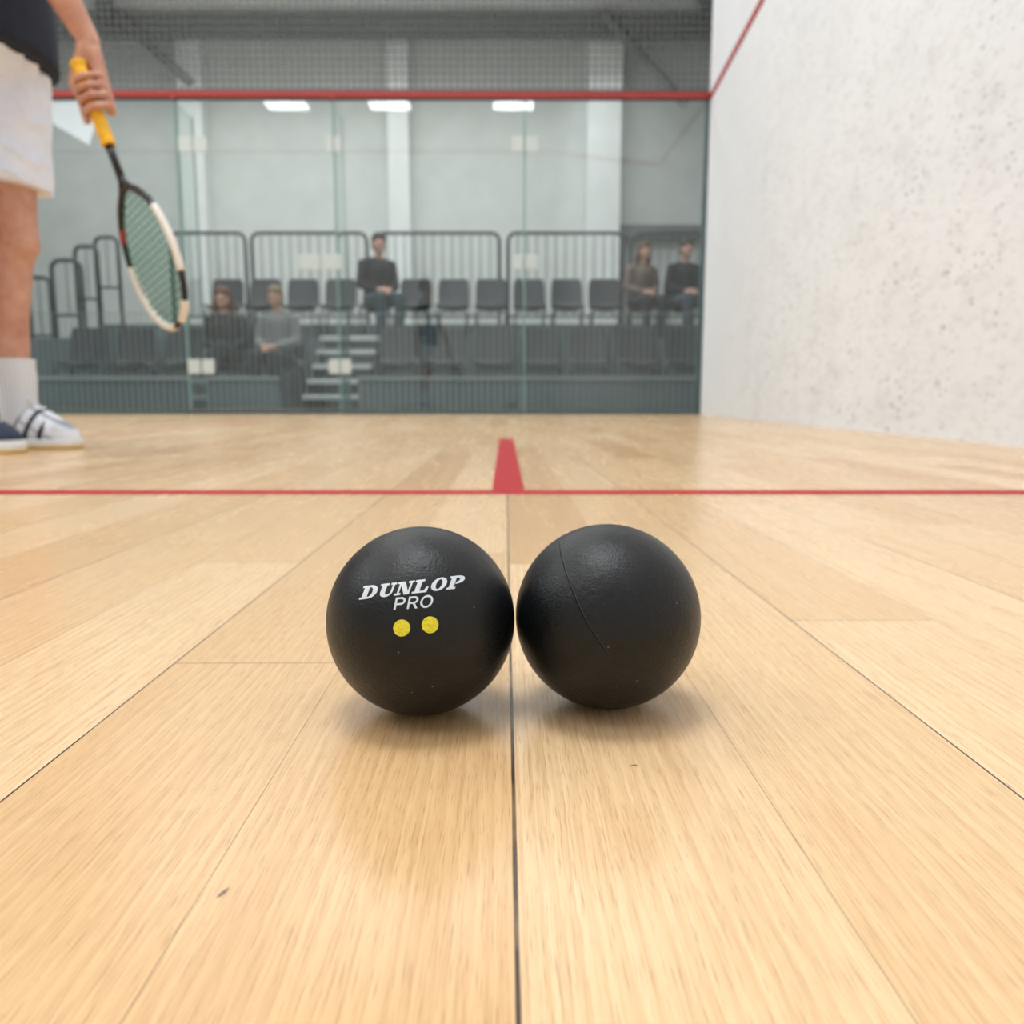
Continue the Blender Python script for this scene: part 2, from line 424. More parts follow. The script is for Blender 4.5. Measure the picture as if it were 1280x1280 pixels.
tr_ = mb.obj('top_rail', M_redrail, False, .006, label='red painted top rail'); parent(tr_, GW)
for k_, sx in enumerate(seams[1:-1]):
    zt = 2.098-.021*(sx+8.6)/9.9
    mb = MB(); mb.box((sx-.02, BY-.024, zt-.014), (sx+.02, BY-.021, zt+.038)); parent(mb.obj('rail_clip', M_redrail, False, .001), tr_)
mb = MB(); mb.box((1.285, BY-.01, 0), (1.312, BY+.03, 2.06)); parent(mb.obj('corner_post', M_sill, False, .003), GW)
mb = MB(); mb.add([(-8.6, BY, 2.062), (1.31, BY, 2.062), (1.31, BY, 2.08), (-8.6, BY, 2.10)], [(0, 1, 2, 3)]); parent(mb.obj('head_channel', M_sill, False), GW)
e = empty('safety_net', (-3, BY+.06, 2.15), 'fine grey safety netting stretched above the red rail', 'net')
mb = MB(); mb.add([(-8.6, BY+.06, 2.15), (1.32, BY+.06, 2.13), (1.32, BY+.06, CZ), (-8.6, BY+.06, CZ)], [(0, 1, 2, 3)])
parent(mb.obj('netting', M_net, False), e)
mb = MB(); mb.tube([(-8.6, BY+.06, 2.165), (1.31, BY+.06, 2.145)], .007, 8); parent(mb.obj('net_cord', M_sill), e)

# ------------------------------------------------------------ lamps and added area lights
for lx, ly in ((-3.4, -1.49), (-1.85, -1.49), (.02, -1.49)):
    e = empty('ceiling_lamp', (lx, ly, 4.5), 'white rectangular ceiling lamp hanging over the court', 'lamp', group='rectangular lamps over the court')
    mb = MB(); mb.box((lx-.32, ly-.27, 4.51), (lx+.32, ly+.27, 4.57)); parent(mb.obj('lamp_housing', M_alu, False, .005), e)
    mb = MB(); mb.box((lx-.3, ly-.25, 4.5), (lx+.3, ly+.25, 4.512)); parent(mb.obj('diffuser', M_lamp, False), e)
    for sx in (-.25, .25):
        mb = MB(); mb.tube([(lx+sx, ly, 4.57), (lx+sx, ly, CZ)], .004, 6); parent(mb.obj('hanging_cable', M_steel), e)
def area(loc, sx, sy, en, col=(1, .985, .96), rot=(0, 0, 0)):  # unseen area light added for soft illumination, no fitting modelled
    l = bpy.data.lights.new('unseen_area_light', 'AREA'); l.shape = 'RECTANGLE'; l.size = sx; l.size_y = sy; l.energy = en; l.color = col
    o = bpy.data.objects.new('unseen_area_light', l); o.location = loc; o.rotation_euler = rot; COL.objects.link(o); return o
CW = (.935, .972, 1)
area((-.5, .6, 5.4), 1.8, 1.4, 158, CW)
area((-3.4, -1.6, 5.4), 3.5, 3.0, 58, CW)
area((-3.0, 3.9, 5.4), 4.0, 1.8, 98, CW)
area((-2.2, 8.2, 5.2), 9.0, 2.0, 230, (.98, 1, 1))
area((-3.0, 11.2, 4.9), 10.0, 1.0, 130, (.98, 1, 1))
area((-6.0, 1.2, 4.6), 1.6, 5.0, 125, (.93, .97, 1), (0, radians(-68), 0))  # added side light, tilted to brighten the right wall
area((-2.5, 9.0, 3.6), 8.0, 1.0, 95, (.98, 1, 1), (pi, 0, 0))  # added uplight brightening the hall ceiling, no lamp stands here
w = bpy.data.worlds.new('world'); S.world = w; w.use_nodes = True
w.node_tree.nodes['Background'].inputs[0].default_value = (.8, .85, .9, 1); w.node_tree.nodes['Background'].inputs[1].default_value = .5

# ------------------------------------------------------------ squash balls
R = .030; CAM = Vector((0, 0, .1))
def frame(B):
    F = (CAM-B).normalized(); Rt = (Vector((1, 0, 0))-F*F.x).normalized(); U = F.cross(Rt)
    return F, Rt, U
B1 = Vector((-.02915, .2502, R)); B2 = Vector((.0312, .2552, R))
def ball(B, lab):
    mb = MB(); mb.ell((0, 0, 0), R, 96, 64); o = mb.obj('squash_ball', M_rubber, True, label=lab, category='ball'); o.location = B; return o
b1 = ball(B1, 'black rubber squash ball with white lettering and two yellow dots')
b2 = ball(B2, 'plain black rubber squash ball with a thin moulded seam')

class Decal:
    """flat print wrapped on the ball; 2-D units are ball radii"""
    def __init__(s, B, lift=.00004): s.F, s.R, s.U = frame(B); s.lift = lift; s.mb = MB(); s.k = (CAM-B).length
    def P(s, a, b):
        qa, qb = a*R, b*R; c = 1
        for _ in range(12):
            m = (s.k-c*R)/s.k; A, Bq = qa*m/R, qb*m/R; c = math.sqrt(max(0, 1-A*A-Bq*Bq))
        n = math.sqrt(A*A+Bq*Bq+c*c)
        return (s.R*A+s.U*Bq+s.F*c)*((R+s.lift)/n)
    def grid(s, fn, nu, nv):
        vs = [s.P(*fn(i/nu, j/nv)) for j in range(nv+1) for i in range(nu+1)]
        fs = [(j*(nu+1)+i, j*(nu+1)+i+1, (j+1)*(nu+1)+i+1, (j+1)*(nu+1)+i) for j in range(nv) for i in range(nu)]
        s.mb.add(vs, fs)
def glyphs(dec, T, shapes):
    for sh in shapes:
        if sh[0] == 'q':
            p = sh[1]
            def fn(u, v, p=p):
                x = (1-u)*(1-v)*p[0][0]+u*(1-v)*p[1][0]+u*v*p[2][0]+(1-u)*v*p[3][0]
                y = (1-u)*(1-v)*p[0][1]+u*(1-v)*p[1][1]+u*v*p[2][1]+(1-u)*v*p[3][1]
                return T(x, y)
            dec.grid(fn, 6, 6)
        else:
            _, co, ro, ci, ri, a0, a1 = sh
            def fn(u, v, co=co, ro=ro, ci=ci, ri=ri, a0=a0, a1=a1):
                a = radians(a0+(a1-a0)*u)
                xo, yo = co[0]+ro[0]*cos(a), co[1]+ro[1]*sin(a); xi, yi = ci[0]+ri[0]*cos(a), ci[1]+ri[1]*sin(a)
                return T(xi+(xo-xi)*v, yi+(yo-yi)*v)
            dec.grid(fn, 36, 3)
def r_(x0, x1, y0, y1): return ('q', [(x0, y0), (x1, y0), (x1, y1), (x0, y1)])
sf = .15
SLAB = {
 'D': [r_(.12, .43, 0, 1), r_(0, .5, 0, sf), r_(0, .5, 1-sf, 1), ('r', (.48, .5), (.50, .5), (.48, .5), (.20, .35), -90, 90)],
 'U': [r_(.12, .42, .34, 1), r_(0, .54, 1-sf, 1), r_(.76, .89, .34, 1), r_(.64, .99, 1-sf, 1), ('r', (.505, .35), (.385, .37), (.59, .36), (.17, .20), 180, 360)],
 'N': [r_(.12, .25, 0, 1), r_(0, .37, 0, sf), r_(0, .34, 1-sf, 1), ('q', [(.60, 0), (.9, 0), (.42, 1), (.1, 1)]), r_(.78, .91, 0, 1), r_(.66, 1.0, 1-sf, 1)],
 'L': [r_(.14, .45, 0, 1), r_(0, .58, 1-sf, 1), r_(0, .92, 0, sf), ('q', [(.64, 0), (.93, 0), (.95, .42), (.83, .42)])],
 'O': [('r', (.5, .5), (.48, .5), (.5, .5), (.19, .36), 0, 360)],
 'P': [r_(.12, .43, 0, 1), r_(0, .56, 0, sf), r_(0, .5, 1-sf, 1), ('r', (.48, .69), (.50, .31), (.48, .69), (.20, .16), -90, 90)],
}
SANS = {
 'P': [r_(0, .18, 0, 1), r_(.1, .5, .84, 1), r_(.1, .5, .37, .53), ('r', (.5, .685), (.42, .315), (.5, .685), (.23, .155), -90, 90)],
 'R': [r_(0, .18, 0, 1), r_(.1, .5, .84, 1), r_(.1, .5, .39, .55), ('r', (.5, .695), (.40, .305), (.5, .695), (.21, .145), -90, 90), ('q', [(.72, 0), (.95, 0), (.62, .45), (.41, .45)])],
 'O': [('r', (.5, .5), (.56, .52), (.5, .5), (.38, .36), 0, 360)],
}
px = 1/118.0
def run(word, font, x0, x1, ybase, h, shear, slope, gapf, cb=(526.5, 774)):
    dec = Decal(B1); n = len(word); cell = (x1-x0)/n
    def mk(i):
        def T(x, y):
            X = x0+cell*(i+.5)+(x-.5)*cell*gapf+shear*(y-.5)*h; Y = ybase-slope*(X-x0)-y*h
            return ((X-cb[0])*px, (cb[1]-Y)*px)
        return T
    for i, ch in enumerate(word): glyphs(dec, mk(i), font[ch])
    return dec.mb
def onball(o, b): o.parent = b; o.matrix_parent_inverse = Matrix.Identity(4)
onball(run('DUNLOP', SLAB, 450, 581, 749.0, 16.5, .36, .118, .93).obj('printed_lettering', M_print_w, False, label='white slanted slab-serif print'), b1)
onball(run('PRO', SANS, 491.5, 541, 762.0, 15.5, .18, .075, .86).obj('printed_lettering', M_print_w, False, label='small white sans-serif print'), b1)
for cx, cy in ((502, 784.5), (537.5, 780.5)):
    d = Decal(B1); d.grid(lambda u, v: ((cx-526.5+10.6*v*cos(u*2*pi))*px, (774-cy+10.6*v*sin(u*2*pi))*px), 40, 4)
    onball(d.mb.obj('printed_dot', M_print_y, False, label='yellow speed dot'), b1)
def cr(P, t):
    n = len(P)-3; k = min(int(t*n), n-1); u = t*n-k; p0, p1, p2, p3 = P[k:k+4]
    return tuple(.5*((2*p1[i])+(-p0[i]+p2[i])*u+(2*p0[i]-5*p1[i]+4*p2[i]-p3[i])*u*u+(-p0[i]+3*p1[i]-3*p2[i]+p3[i])*u**3) for i in (0, 1))
sp = [(-.50, .95), (-.515, .83), (-.49, .62), (-.37, .25), (-.21, -.10), (.04, -.47), (.22, -.72)]
for nm, mt, rr, lf, off in (('moulded_seam', M_seam, .00016, -.00006, 0), ('seam_lip_highlight', M_seam2, .00016, -.00006, .0100)):
    d = Decal(B2, lf); mb = MB(); pts = [d.P(cr(sp, i/60)[0]+off, cr(sp, i/60)[1]+off*.4) for i in range(61)]
    mb.tube(pts, [rr*min(1, .4+4*min(i/60, 1-i/60)) for i in range(61)], 8)
    onball(mb.obj(nm, mt), b2)

# ------------------------------------------------------------ racket
Bt = Vector((-.7625, 1.5, .687)); a_ = Vector((.312, 0, -.950)).normalized(); p_ = Vector((.950, 0, .312)).normalized(); c_ = Vector((0, -1, 0))
wv = (p_*cos(radians(42))-Vector((0, 1, 0))*sin(radians(42))).normalized()
rk = empty('squash_racket', Bt, 'squash racket with yellow grip, white and black frame, green strings', 'racket')
mb = MB(); N = 60
mb.tube([Bt+a_*(.146*i/N) for i in range(N+1)], [(.0138 if i < 3 else .0118+.0007*abs(sin(i*pi/5))) for i in range(N+1)], 16); parent(mb.obj('grip', M_yellow), rk)
mb = MB(); mb.tube([Bt+a_*.144, Bt+a_*.17, Bt+a_*.205], [.0085, .007, .0075], 12)
hc, hl, hw = .350, .126, .088
def ring(tau):
    k = cos(tau); return Bt+a_*(hc+hl*k)+wv*(hw*sin(tau)*(1+.06*k))
for sg in (-1, 1):
    q0 = Bt+a_*.2; q3 = ring(sg*radians(128)); q1 = Bt+a_*.225+wv*sg*.008; q2 = q3-a_*.02-wv*sg*.01
    mb.tube([((1-t)**3)*q0+3*t*(1-t)**2*q1+3*t*t*(1-t)*q2+t**3*q3 for t in [i/10 for i in range(11)]], .006, 10)
parent(mb.obj('shaft', M_black), rk)
fr = MB(); fr.tube([ring(2*pi*i/72) for i in range(72)], .0056, 10, True); fro = fr.obj('frame_ring', M_black); parent(fro, rk)
for t0, t1 in ((-2, -96), (66, 122), (14, 40)):
    mb = MB(); mb.tube([ring(radians(t0+(t1-t0)*i/24)) for i in range(25)], .0068, 10); o = mb.obj('bumper_strip', M_cream, label='white frame guard'); parent(o, rk)
mb = MB(); mb.tube([ring(radians(-128+12*i/8)) for i in range(9)], .0062, 10); parent(mb.obj('accent_band', M_redrail, label='red frame accent'), rk)
mb = MB()
for i in range(-7, 8):
    s = i/8; k = math.sqrt(1-s*s); mb.tube([Bt+a_*(hc-hl*k)+wv*hw*s, Bt+a_*(hc+hl*k)+wv*hw*s], .0009, 5)
for i in range(-9, 10):
    s = i/10; k = math.sqrt(1-s*s); mb.tube([Bt+a_*(hc+hl*s)-wv*hw*k, Bt+a_*(hc+hl*s)+wv*hw*k], .0009, 5)
parent(mb.obj('strings', M_string), rk)

# ------------------------------------------------------------ player
PL = empty('person', (-1.01, 1.6, 0), 'standing player in navy shirt and white shorts holding a racket down', 'person')
mb = MB()
mb.ell((-1.02, 1.6, .80), (.10, .14, .10), 24, 16); mb.ell((-1.02, 1.6, .95), (.088, .12, .14), 24, 16); mb.ell((-1.025, 1.6, 1.10), (.105, .15, .15), 24, 16)
mb.chain([((-1.02, 1.45, 1.2), .055), ((-1.02, 1.6, 1.225), .06), ((-1.02, 1.75, 1.2), .055)])
mb.chain([((-1.015, 1.6, 1.22), .05), ((-1.0, 1.6, 1.36), .046)])
mb.ell((-.99, 1.6, 1.44), (.088, .07, .105), 24, 16); mb.chain([((-.96, 1.6, 1.38), .045), ((-.925, 1.6, 1.365), .022)])
mb.chain([((-.905, 1.6, 1.455), .008), ((-.89, 1.6, 1.425), .012)]); mb.ell((-.912, 1.6, 1.395), (.01, .022, .008))
for s in (-1, 1): mb.ell((-1.0, 1.6+s*.07, 1.435), (.018, .01, .028))
EL = (-.852, 1.46, .95)
mb.chain([((-1.02, 1.43, 1.2), .052), ((-.94, 1.42, 1.07), .046), (EL, .034), ((-.818, 1.475, .875), .034), ((-.776, 1.495, .79), .026), ((-.748, 1.515, .728), .0190)])
def G(s_, phi, r): return Bt+a_*s_+(p_*cos(radians(phi))+c_*sin(radians(phi)))*r
fing = [(.030, .0056, 150), (.0475, .0063, 165), (.065, .0066, 172), (.083, .0063, 160)]
wr = Vector((-.748, 1.515, .728))
for s_, fr_, end in fing:
    rr = .0122+fr_
    kn = G(s_, -48, .028)
    mb.chain([(wr+(kn-wr)*.15, .0155), (kn*.5+wr*.5, .0132), (kn, .0098)], 12)
    mb.chain([(kn, .0088), (G(s_+.001, 5, rr+.008), fr_*1.15), (G(s_+.002, 30, rr+.004), fr_*.98), (G(s_+.002, 60, rr+.0015), fr_*1.10), (G(s_+.002, 95, rr), fr_*.95), (G(s_+.002, 128, rr), fr_*1.02), (G(s_+.001, end, rr), fr_*.82)], 12)
mb.chain([(wr+Vector((-.004, -.004, -.012)), .016), (G(.022, 215, .027), .0125), (G(.05, 208, .0225), .0088), (G(.075, 196, .0215), .0082), (G(.097, 172, .0205), .0068)], 12)
mb.chain([((-1.02, 1.77, 1.2), .052), ((-1.05, 1.82, 1.08), .044), ((-1.07, 1.84, .97), .034), ((-1.09, 1.83, .88), .035), ((-1.1, 1.81, .76), .022)])
mb.chain([((-1.1, 1.81, .76), .022), ((-1.1, 1.80, .70), .026)])
for k in range(4): mb.chain([((-1.125+.017*k, 1.805, .69), .0095), ((-1.122+.017*k, 1.80, .645), .0075), ((-1.12+.017*k, 1.785, .615-.006*(k in (1, 2))), .0062)], 10)
mb.chain([((-1.08, 1.80, .735), .012), ((-1.055, 1.79, .70), .009), ((-1.045, 1.782, .67), .0075)], 10)
LG = [(1.665, [(-1.01, .78, .084), (-1.016, .62, .074), (-1.014, .50, .060), (-1.008, .44, .053), (-1.001, .415, .049), (-1.013, .385, .045), (-1.026, .33, .049), (-1.033, .27, .046), (-1.026, .20, .037), (-1.022, .15, .031), (-1.018, .09, .027)]),
      (1.52, [(-1.03, .78, .084), (-1.045, .62, .074), (-1.05, .50, .060), (-1.05, .44, .054), (-1.044, .415, .050), (-1.052, .385, .047), (-1.066, .33, .050), (-1.074, .27, .047), (-1.066, .20, .038), (-1.06, .15, .031), (-1.05, .09, .027)])]
for ly, js in LG:
    mb.chain([((x, ly, z), r) for x, z, r in js], 18)
    x0 = js[-1][0]; mb.chain([((x0, ly, .06), .024), ((x0+.05, ly-.004, .038), .018), ((x0+.085, ly-.008, .03), .014)])
body = mb.remesh('body', M_skin, .0025, 4); parent(body, PL)
mb = MB()
mb.ell((-1.018, 1.6, .77), (.116, .150, .10), 28, 18)
for ly, hx in ((1.665, -1.022), (1.52, -1.057)):
    q = -1.015 if ly > 1.6 else -1.033
    pts = [(q, ly, .78), (q-.002, ly, .70), (hx, ly, .60), (hx, ly, .516)]
    mb.tube(pts, [.094, .096, .092, .095], 28)
sh = mb.remesh('shorts', M_shorts, .004, 2)
import mathutils.noise as mn
for v in sh.data.vertices:
    c = v.co
    f0 = sin((c.z*34+c.y*44-c.x*30+mn.noise(Vector((c.x*9, c.y*9, c.z*7)))*6))
    fold = (1-abs(f0))**2*.011-.004
    k = mn.noise(Vector((c.x*14, c.y*14, c.z*5)))*.008+mn.noise(Vector((c.x*30+4, c.y*30, c.z*22)))*.0038+fold
    d_ = Vector((c.x+1.01, c.y-1.6, 0)).normalized(); v.co = c+d_*k
parent(sh, PL)
mb = MB()
mb.tube([(-1.014, 1.6, .735), (-1.014, 1.6, .80), (-1.012, 1.6, .95), (-1.02, 1.6, 1.1)], [.160, .158, .145, .14], 32)
mb.v = [(-1.014+(x+1.014)*.87, 1.6+(y-1.6)*1.12, z) for x, y, z in mb.v]
mb.ell((-1.02, 1.6, 1.10), (.118, .165, .155), 24, 16)
mb.chain([((-1.02, 1.45, 1.2), .066), ((-1.02, 1.6, 1.22), .066), ((-1.02, 1.75, 1.2), .066)])
mb.tube([(-1.02, 1.43, 1.2), (-.94, 1.42, 1.07), (-.905, 1.43, 1.03)], [.064, .06, .06], 18)
mb.tube([(-1.02, 1.77, 1.2), (-1.05, 1.82, 1.08), (-1.058, 1.832, 1.04)], [.064, .058, .058], 18)
st = mb.remesh('shirt', M_navy, .006, 3)
for v in st.data.vertices:
    c = v.co; k = mn.noise(Vector((c.x*10, c.y*10, c.z*9)))*.006; v.co = c+Vector((c.x+1.01, c.y-1.6, 0)).normalized()*k
parent(st, PL)
mb = MB(); mb.ell((-1.005, 1.6, 1.47), (.092, .077, .092), 24, 14); mb.ell((-1.04, 1.6, 1.42), (.06, .07, .07), 20, 12); parent(mb.remesh('hair', simple('brown_hair', lin(70, 48, 34), .7), .005, 2), PL)
for s in (-1, 1):
    mb = MB(); mb.ell((-.912, 1.6+s*.027, 1.447), .009, 12, 8); parent(mb.obj('eye', M_black), PL)
def shoe_mat():
    t = NT('white_navy_mesh'); co = t.coord('Generated'); x, y, z = t.sep(co)
    s = t.math('SINE', t.math('ADD', t.math('MULTIPLY', x, 34.0), t.math('MULTIPLY', z, -9.0)))
    m = t.math('MULTIPLY', t.math('GREATER_THAN', s, .45), t.math('MULTIPLY', t.math('GREATER_THAN', x, .28), t.math('LESS_THAN', x, .72)))
    heel = t.math('LESS_THAN', t.math('ADD', x, t.math('MULTIPLY', z, .15)), .30)
    toe = t.math('MULTIPLY', t.math('GREATER_THAN', x, .80), t.math('GREATER_THAN', z, .28))
    seam = t.math('MULTIPLY', t.math('GREATER_THAN', t.math('SINE', t.math('ADD', t.math('MULTIPLY', x, 16.0), t.math('MULTIPLY', z, 14.0))), .93), .6)
    m = t.math('MAXIMUM', t.math('MAXIMUM', m, heel), seam)
    c = t.mix(m, lin(226, 232, 242), lin(20, 32, 58)); c = t.mix(t.math('MULTIPLY', toe, .3), c, lin(120, 130, 145))
    return t.done(t.bsdf(c, .6, t.bump(t.noise(co, 120, 2), .3)))
def shoe_mat2():
    t = NT('navy_white_mesh'); co = t.coord('Generated'); x, y, z = t.sep(co)
    s = t.math('SINE', t.math('ADD', t.math('MULTIPLY', x, 30.0), t.math('MULTIPLY', z, -8.0)))
    m = t.math('MULTIPLY', t.math('GREATER_THAN', s, .8), t.math('LESS_THAN', x, .75))
    m = t.math('MAXIMUM', m, t.math('LESS_THAN', z, .16))
    return t.done(t.bsdf(t.mix(m, lin(22, 40, 64), lin(214, 220, 228)), .6))
for (ly, js), sm, lab in zip(LG, (shoe_mat(), shoe_mat2()), ('white and navy court shoe', 'navy court shoe with white trim')):
    x0 = js[-1][0]
    mb = MB(); zs = [.04, .07, .09, .11, .14, .165, .183]; rs = [.034, .036, .0355, .0355, .038, .040, .041]
    mb.tube([(x0-.004*(z > .15), ly, z) for z in zs], rs, 24)
    mb.chain([((x0, ly, .075), .033), ((x0+.03, ly-.002, .062), .028)]); parent(mb.remesh('sock', M_sock, .003, 3), PL)
    secs = [(-.055, .020, .070), (-.045, .030, .092), (-.02, .036, .094), (.015, .037, .097), (.04, .039, .092), (.065, .041, .076), (.092, .039, .058), (.113, .028, .044), (.122, .012, .032)]
    mb = MB(); vs = []; n = 20
    for sx, hw_, ht in secs:
        for k in range(n):
            a = 2*pi*k/n; yy_ = hw_*cos(a); zz_ = sin(a)
            z_ = .012+(ht-.012)*(.5+.5*(abs(zz_)**.75)*(1 if zz_ > 0 else -1))
            yy_ *= 1-.25*max(0, (z_-.03)/.06)
            vs.append((x0+sx, ly-.06*sx+yy_, z_))
    fs = [(i*n+k, i*n+(k+1) % n, (i+1)*n+(k+1) % n, (i+1)*n+k) for i in range(len(secs)-1) for k in range(n)]
    fs += [tuple(range(n)), tuple((len(secs)-1)*n+k for k in range(n))]
    mb.add(vs, fs); up = mb.obj('shoe', sm, True, label=lab); m = up.modifiers.new('s', 'SUBSURF'); m.levels = 2; m.render_levels = 2
    parent(up, PL)
    ol = [(-.060, .0), (-.052, .026), (-.02, .038), (.03, .042), (.068, .045), (.10, .040), (.12, .026), (.128, 0), (.12, -.026), (.10, -.041), (.068, -.046), (.03, -.040), (-.02, -.038), (-.052, -.026)]
    mb = MB(); n = len(ol)
    P2 = [(x0+a, ly-.06*a+b) for a, b in ol]
    mb.add([(x, y, .0005) for x, y in P2]+[(x, y, .012) for x, y in P2]+[(x, y, .021+.004*(x < x0)) for x, y in P2],
           [tuple(range(n)), tuple(range(2*n, 3*n))]+[(j*n+i, j*n+(i+1) % n, (j+1)*n+(i+1) % n, (j+1)*n+i) for j in range(2) for i in range(n)])
    parent(mb.obj('sole', M_sole, False, .002), up)
    mb = MB()
    for i in range(4):
        xx = x0+.035+.016*i; zt = .096-.012*i
        mb.tube([(xx, ly-.024, zt-.016), (xx+.004, ly-.004, zt+.002), (xx, ly+.018, zt-.014)], .0024, 6)
    mb.tube([(x0+.032, ly, .098), (x0+.034, ly-.02, .104), (x0+.044, ly-.028, .09)], .0022, 6)
    parent(mb.obj('laces', M_lace), up)

# ------------------------------------------------------------ spectator stand
def stand_box(name, a, b, mat, lab, cat='bleacher platform', **k):
    mb = MB(); mb.box(a, b); return mb.obj(name, mat, False, label=lab, category=cat, **k)
stand_box('bleacher_platform', (-5.2, 8.58, 0), (3.4, 10.35, .745), M_slat, 'dark ribbed bleacher platform carrying the upper seat row')
stand_box('bleacher_platform', (-5.2, 10.36, 0), (3.4, 12.0, 1.05), M_slat, 'dark ribbed upper walkway behind the seats')
def seat_template():
    mb = MB(); prof = [(-.23, .435), (-.2, .43), (-.1, .415), (.05, .41), (.12, .425), (.165, .48), (.19, .58), (.21, .70), (.22, .79), (.22, .815)]
    nn = 9; vs = []
    for j, (y, z) in enumerate(prof):
        for i in range(nn):
            u = -1+2*i/(nn-1); w = .195*(1 if j < 8 else (.96 if j == 8 else .8))
            cur = .022*u*u
            vs.append((u*w, y-(cur if j > 5 else 0), z+(cur if j <= 5 else 0)))
    fs = [(j*nn+i, j*nn+i+1, (j+1)*nn+i+1, (j+1)*nn+i) for j in range(len(prof)-1) for i in range(nn-1)]
    mb.add(vs, fs); sh_ = mb.obj('seat_shell', M_seat)
    m = sh_.modifiers.new('s', 'SOLIDIFY'); m.thickness = .014; m2 = sh_.modifiers.new('u', 'SUBSURF'); m2.levels = 1; m2.render_levels = 1
    mb = MB()
    for sx in (-.17, .17):
        mb.tube([(sx, -.18, 0), (sx, -.16, .40), (sx, .12, .40), (sx, .18, 0)], .011, 8)
    mb.tube([(-.17, 0, .395), (.17, 0, .395)], .011, 8)
    return sh_, mb.obj('leg_frame', M_steel)
tsh, tlf = seat_template(); first = True
def place_seat(x, y, z, label, group):
    global first
    e = empty('stadium_chair', (x, y, z), label, 'chair', group=group)
    if first: s1, l1 = tsh, tlf; first = False
    else:
        s1, l1 = tsh.copy(), tlf.copy(); COL.objects.link(s1); COL.objects.link(l1)
    for o in (s1, l1): o.parent = e
for k in range(-6, 7): place_seat(-.71+.458*k, 9.85, .75, 'dark grey plastic spectator chair on the raised row', 'upper row of spectator chairs')
for x in [-.65+.472*k for k in range(-1, 7)]+[-2.76, -2.26, -3.25, -3.73, -4.21]: place_seat(x, 7.95, 0.003, 'dark grey plastic spectator chair on the hall floor', 'lower row of spectator chairs')
for xa, xb in ((-1.33, 2.9), (-5.0, -2.02)):
    e = empty('low_barrier', ((xa+xb)/2, 7.0, 0), 'low dark ribbed barrier with a grey cap rail', 'barrier', group='low barriers before the seats')
    mb = MB(); mb.box((xa, 7.0, .0), (xb, 7.02, .27)); parent(mb.obj('barrier_panel', M_slat, False), e)
    mb = MB(); mb.box((xa, 6.97, .27), (xb, 7.05, .30)); parent(mb.obj('cap_rail', M_hall_d, False, .004), e)
e = empty('wire_screen', (-1.2, 6.5, 0), 'low screen of fine vertical wires between court and seats', 'screen')
mb = MB(); mb.add([(-5.0, 6.5, .02), (1.95, 6.5, .02), (1.95, 6.5, .78), (-5.0, 6.5, .78)], [(0, 1, 2, 3)]); parent(mb.obj('wire_mesh', M_screen, False), e)
mb = MB(); mb.box((-5.0, 6.495, .78), (1.95, 6.505, .785)); parent(mb.obj('screen_rail', M_hall_d, False), e)
mb = MB(); mb.box((-5.0, 6.48, 0), (1.95, 6.52, .02)); parent(mb.obj('screen_base', M_sill, False), e)
e = empty('aisle_steps', (-1.65, 7.6, 0), 'pale aluminium aisle steps rising between the seats', 'steps')
for i in range(5):
    z = .15*(i+1); y = 7.6+.19*i
    mb = MB(); mb.box((-1.97, y, z-.045), (-1.38, y+.19, z)); parent(mb.obj('tread', M_alu, False, .004), e)
for x in (-1.97, -1.395):
    mb = MB(); mb.box((x, 7.62, 0), (x+.015, 8.54, .1)); mb.add([(x, 7.62, .1), (x, 8.5, .1), (x, 8.5, .70), (x+.015, 7.62, .1), (x+.015, 8.5, .1), (x+.015, 8.5, .70)], [(0, 1, 2), (3, 4, 5), (0, 1, 4, 3), (1, 2, 5, 4), (0, 2, 5, 3)])
    parent(mb.obj('stringer', M_steel, False), e)
def railing(x0, x1, y, z0, z1, base, grp, lab):
    e = empty('guard_railing', ((x0+x1)/2, y, base), lab, 'railing', group=grp)
    r = min(.1, (x1-x0)*.3)
    pts = [(x0, y, base), (x0, y, z1-r)]+[(x0+r-r*cos(a), y, z1-r+r*sin(a)) for a in (pi/8, pi/4, 3*pi/8, pi/2)]
    pts += [(x1-r+r*sin(a), y, z1-r+r*cos(a)) for a in (0, pi/8, pi/4, 3*pi/8, pi/2)]+[(x1, y, base)]
    mb = MB(); mb.tube(pts, .024, 8); parent(mb.obj('rail_frame', M_steel), e)
    mb = MB(); mb.tube([(x0, y, z0), (x1, y, z0)], .016, 8); parent(mb.obj('bottom_rail', M_steel), e)
    n = max(2, int((x1-x0)/.115))
    for i in range(1, n):
        x = x0+(x1-x0)*i/n; mb = MB(); mb.tube([(x, y, z0), (x, y, z1-.01)], .007, 6); parent(mb.obj('baluster', M_steel), e)
for a, b in ((-4.3, -3.36), (-3.28, -1.83), (-1.71, -.16), (-.05, 1.40), (1.50, 2.95)):
    railing(a, b, 10.45, 1.15, 2.18, 1.05, 'railings behind the upper seats', 'dark steel guard railing with vertical bars')
for a, b, y, z1 in ((-5.13, -4.85, 10.2, 2.08), (-5.12, -4.86, 9.7, 1.88), (-5.13, -4.80, 9.2, 1.64), (-5.12, -4.88, 8.7, 1.38)):
    railing(a, b, y, z1-.6, z1, .75, 'stepped railings at the stand end', 'short dark steel stair railing')

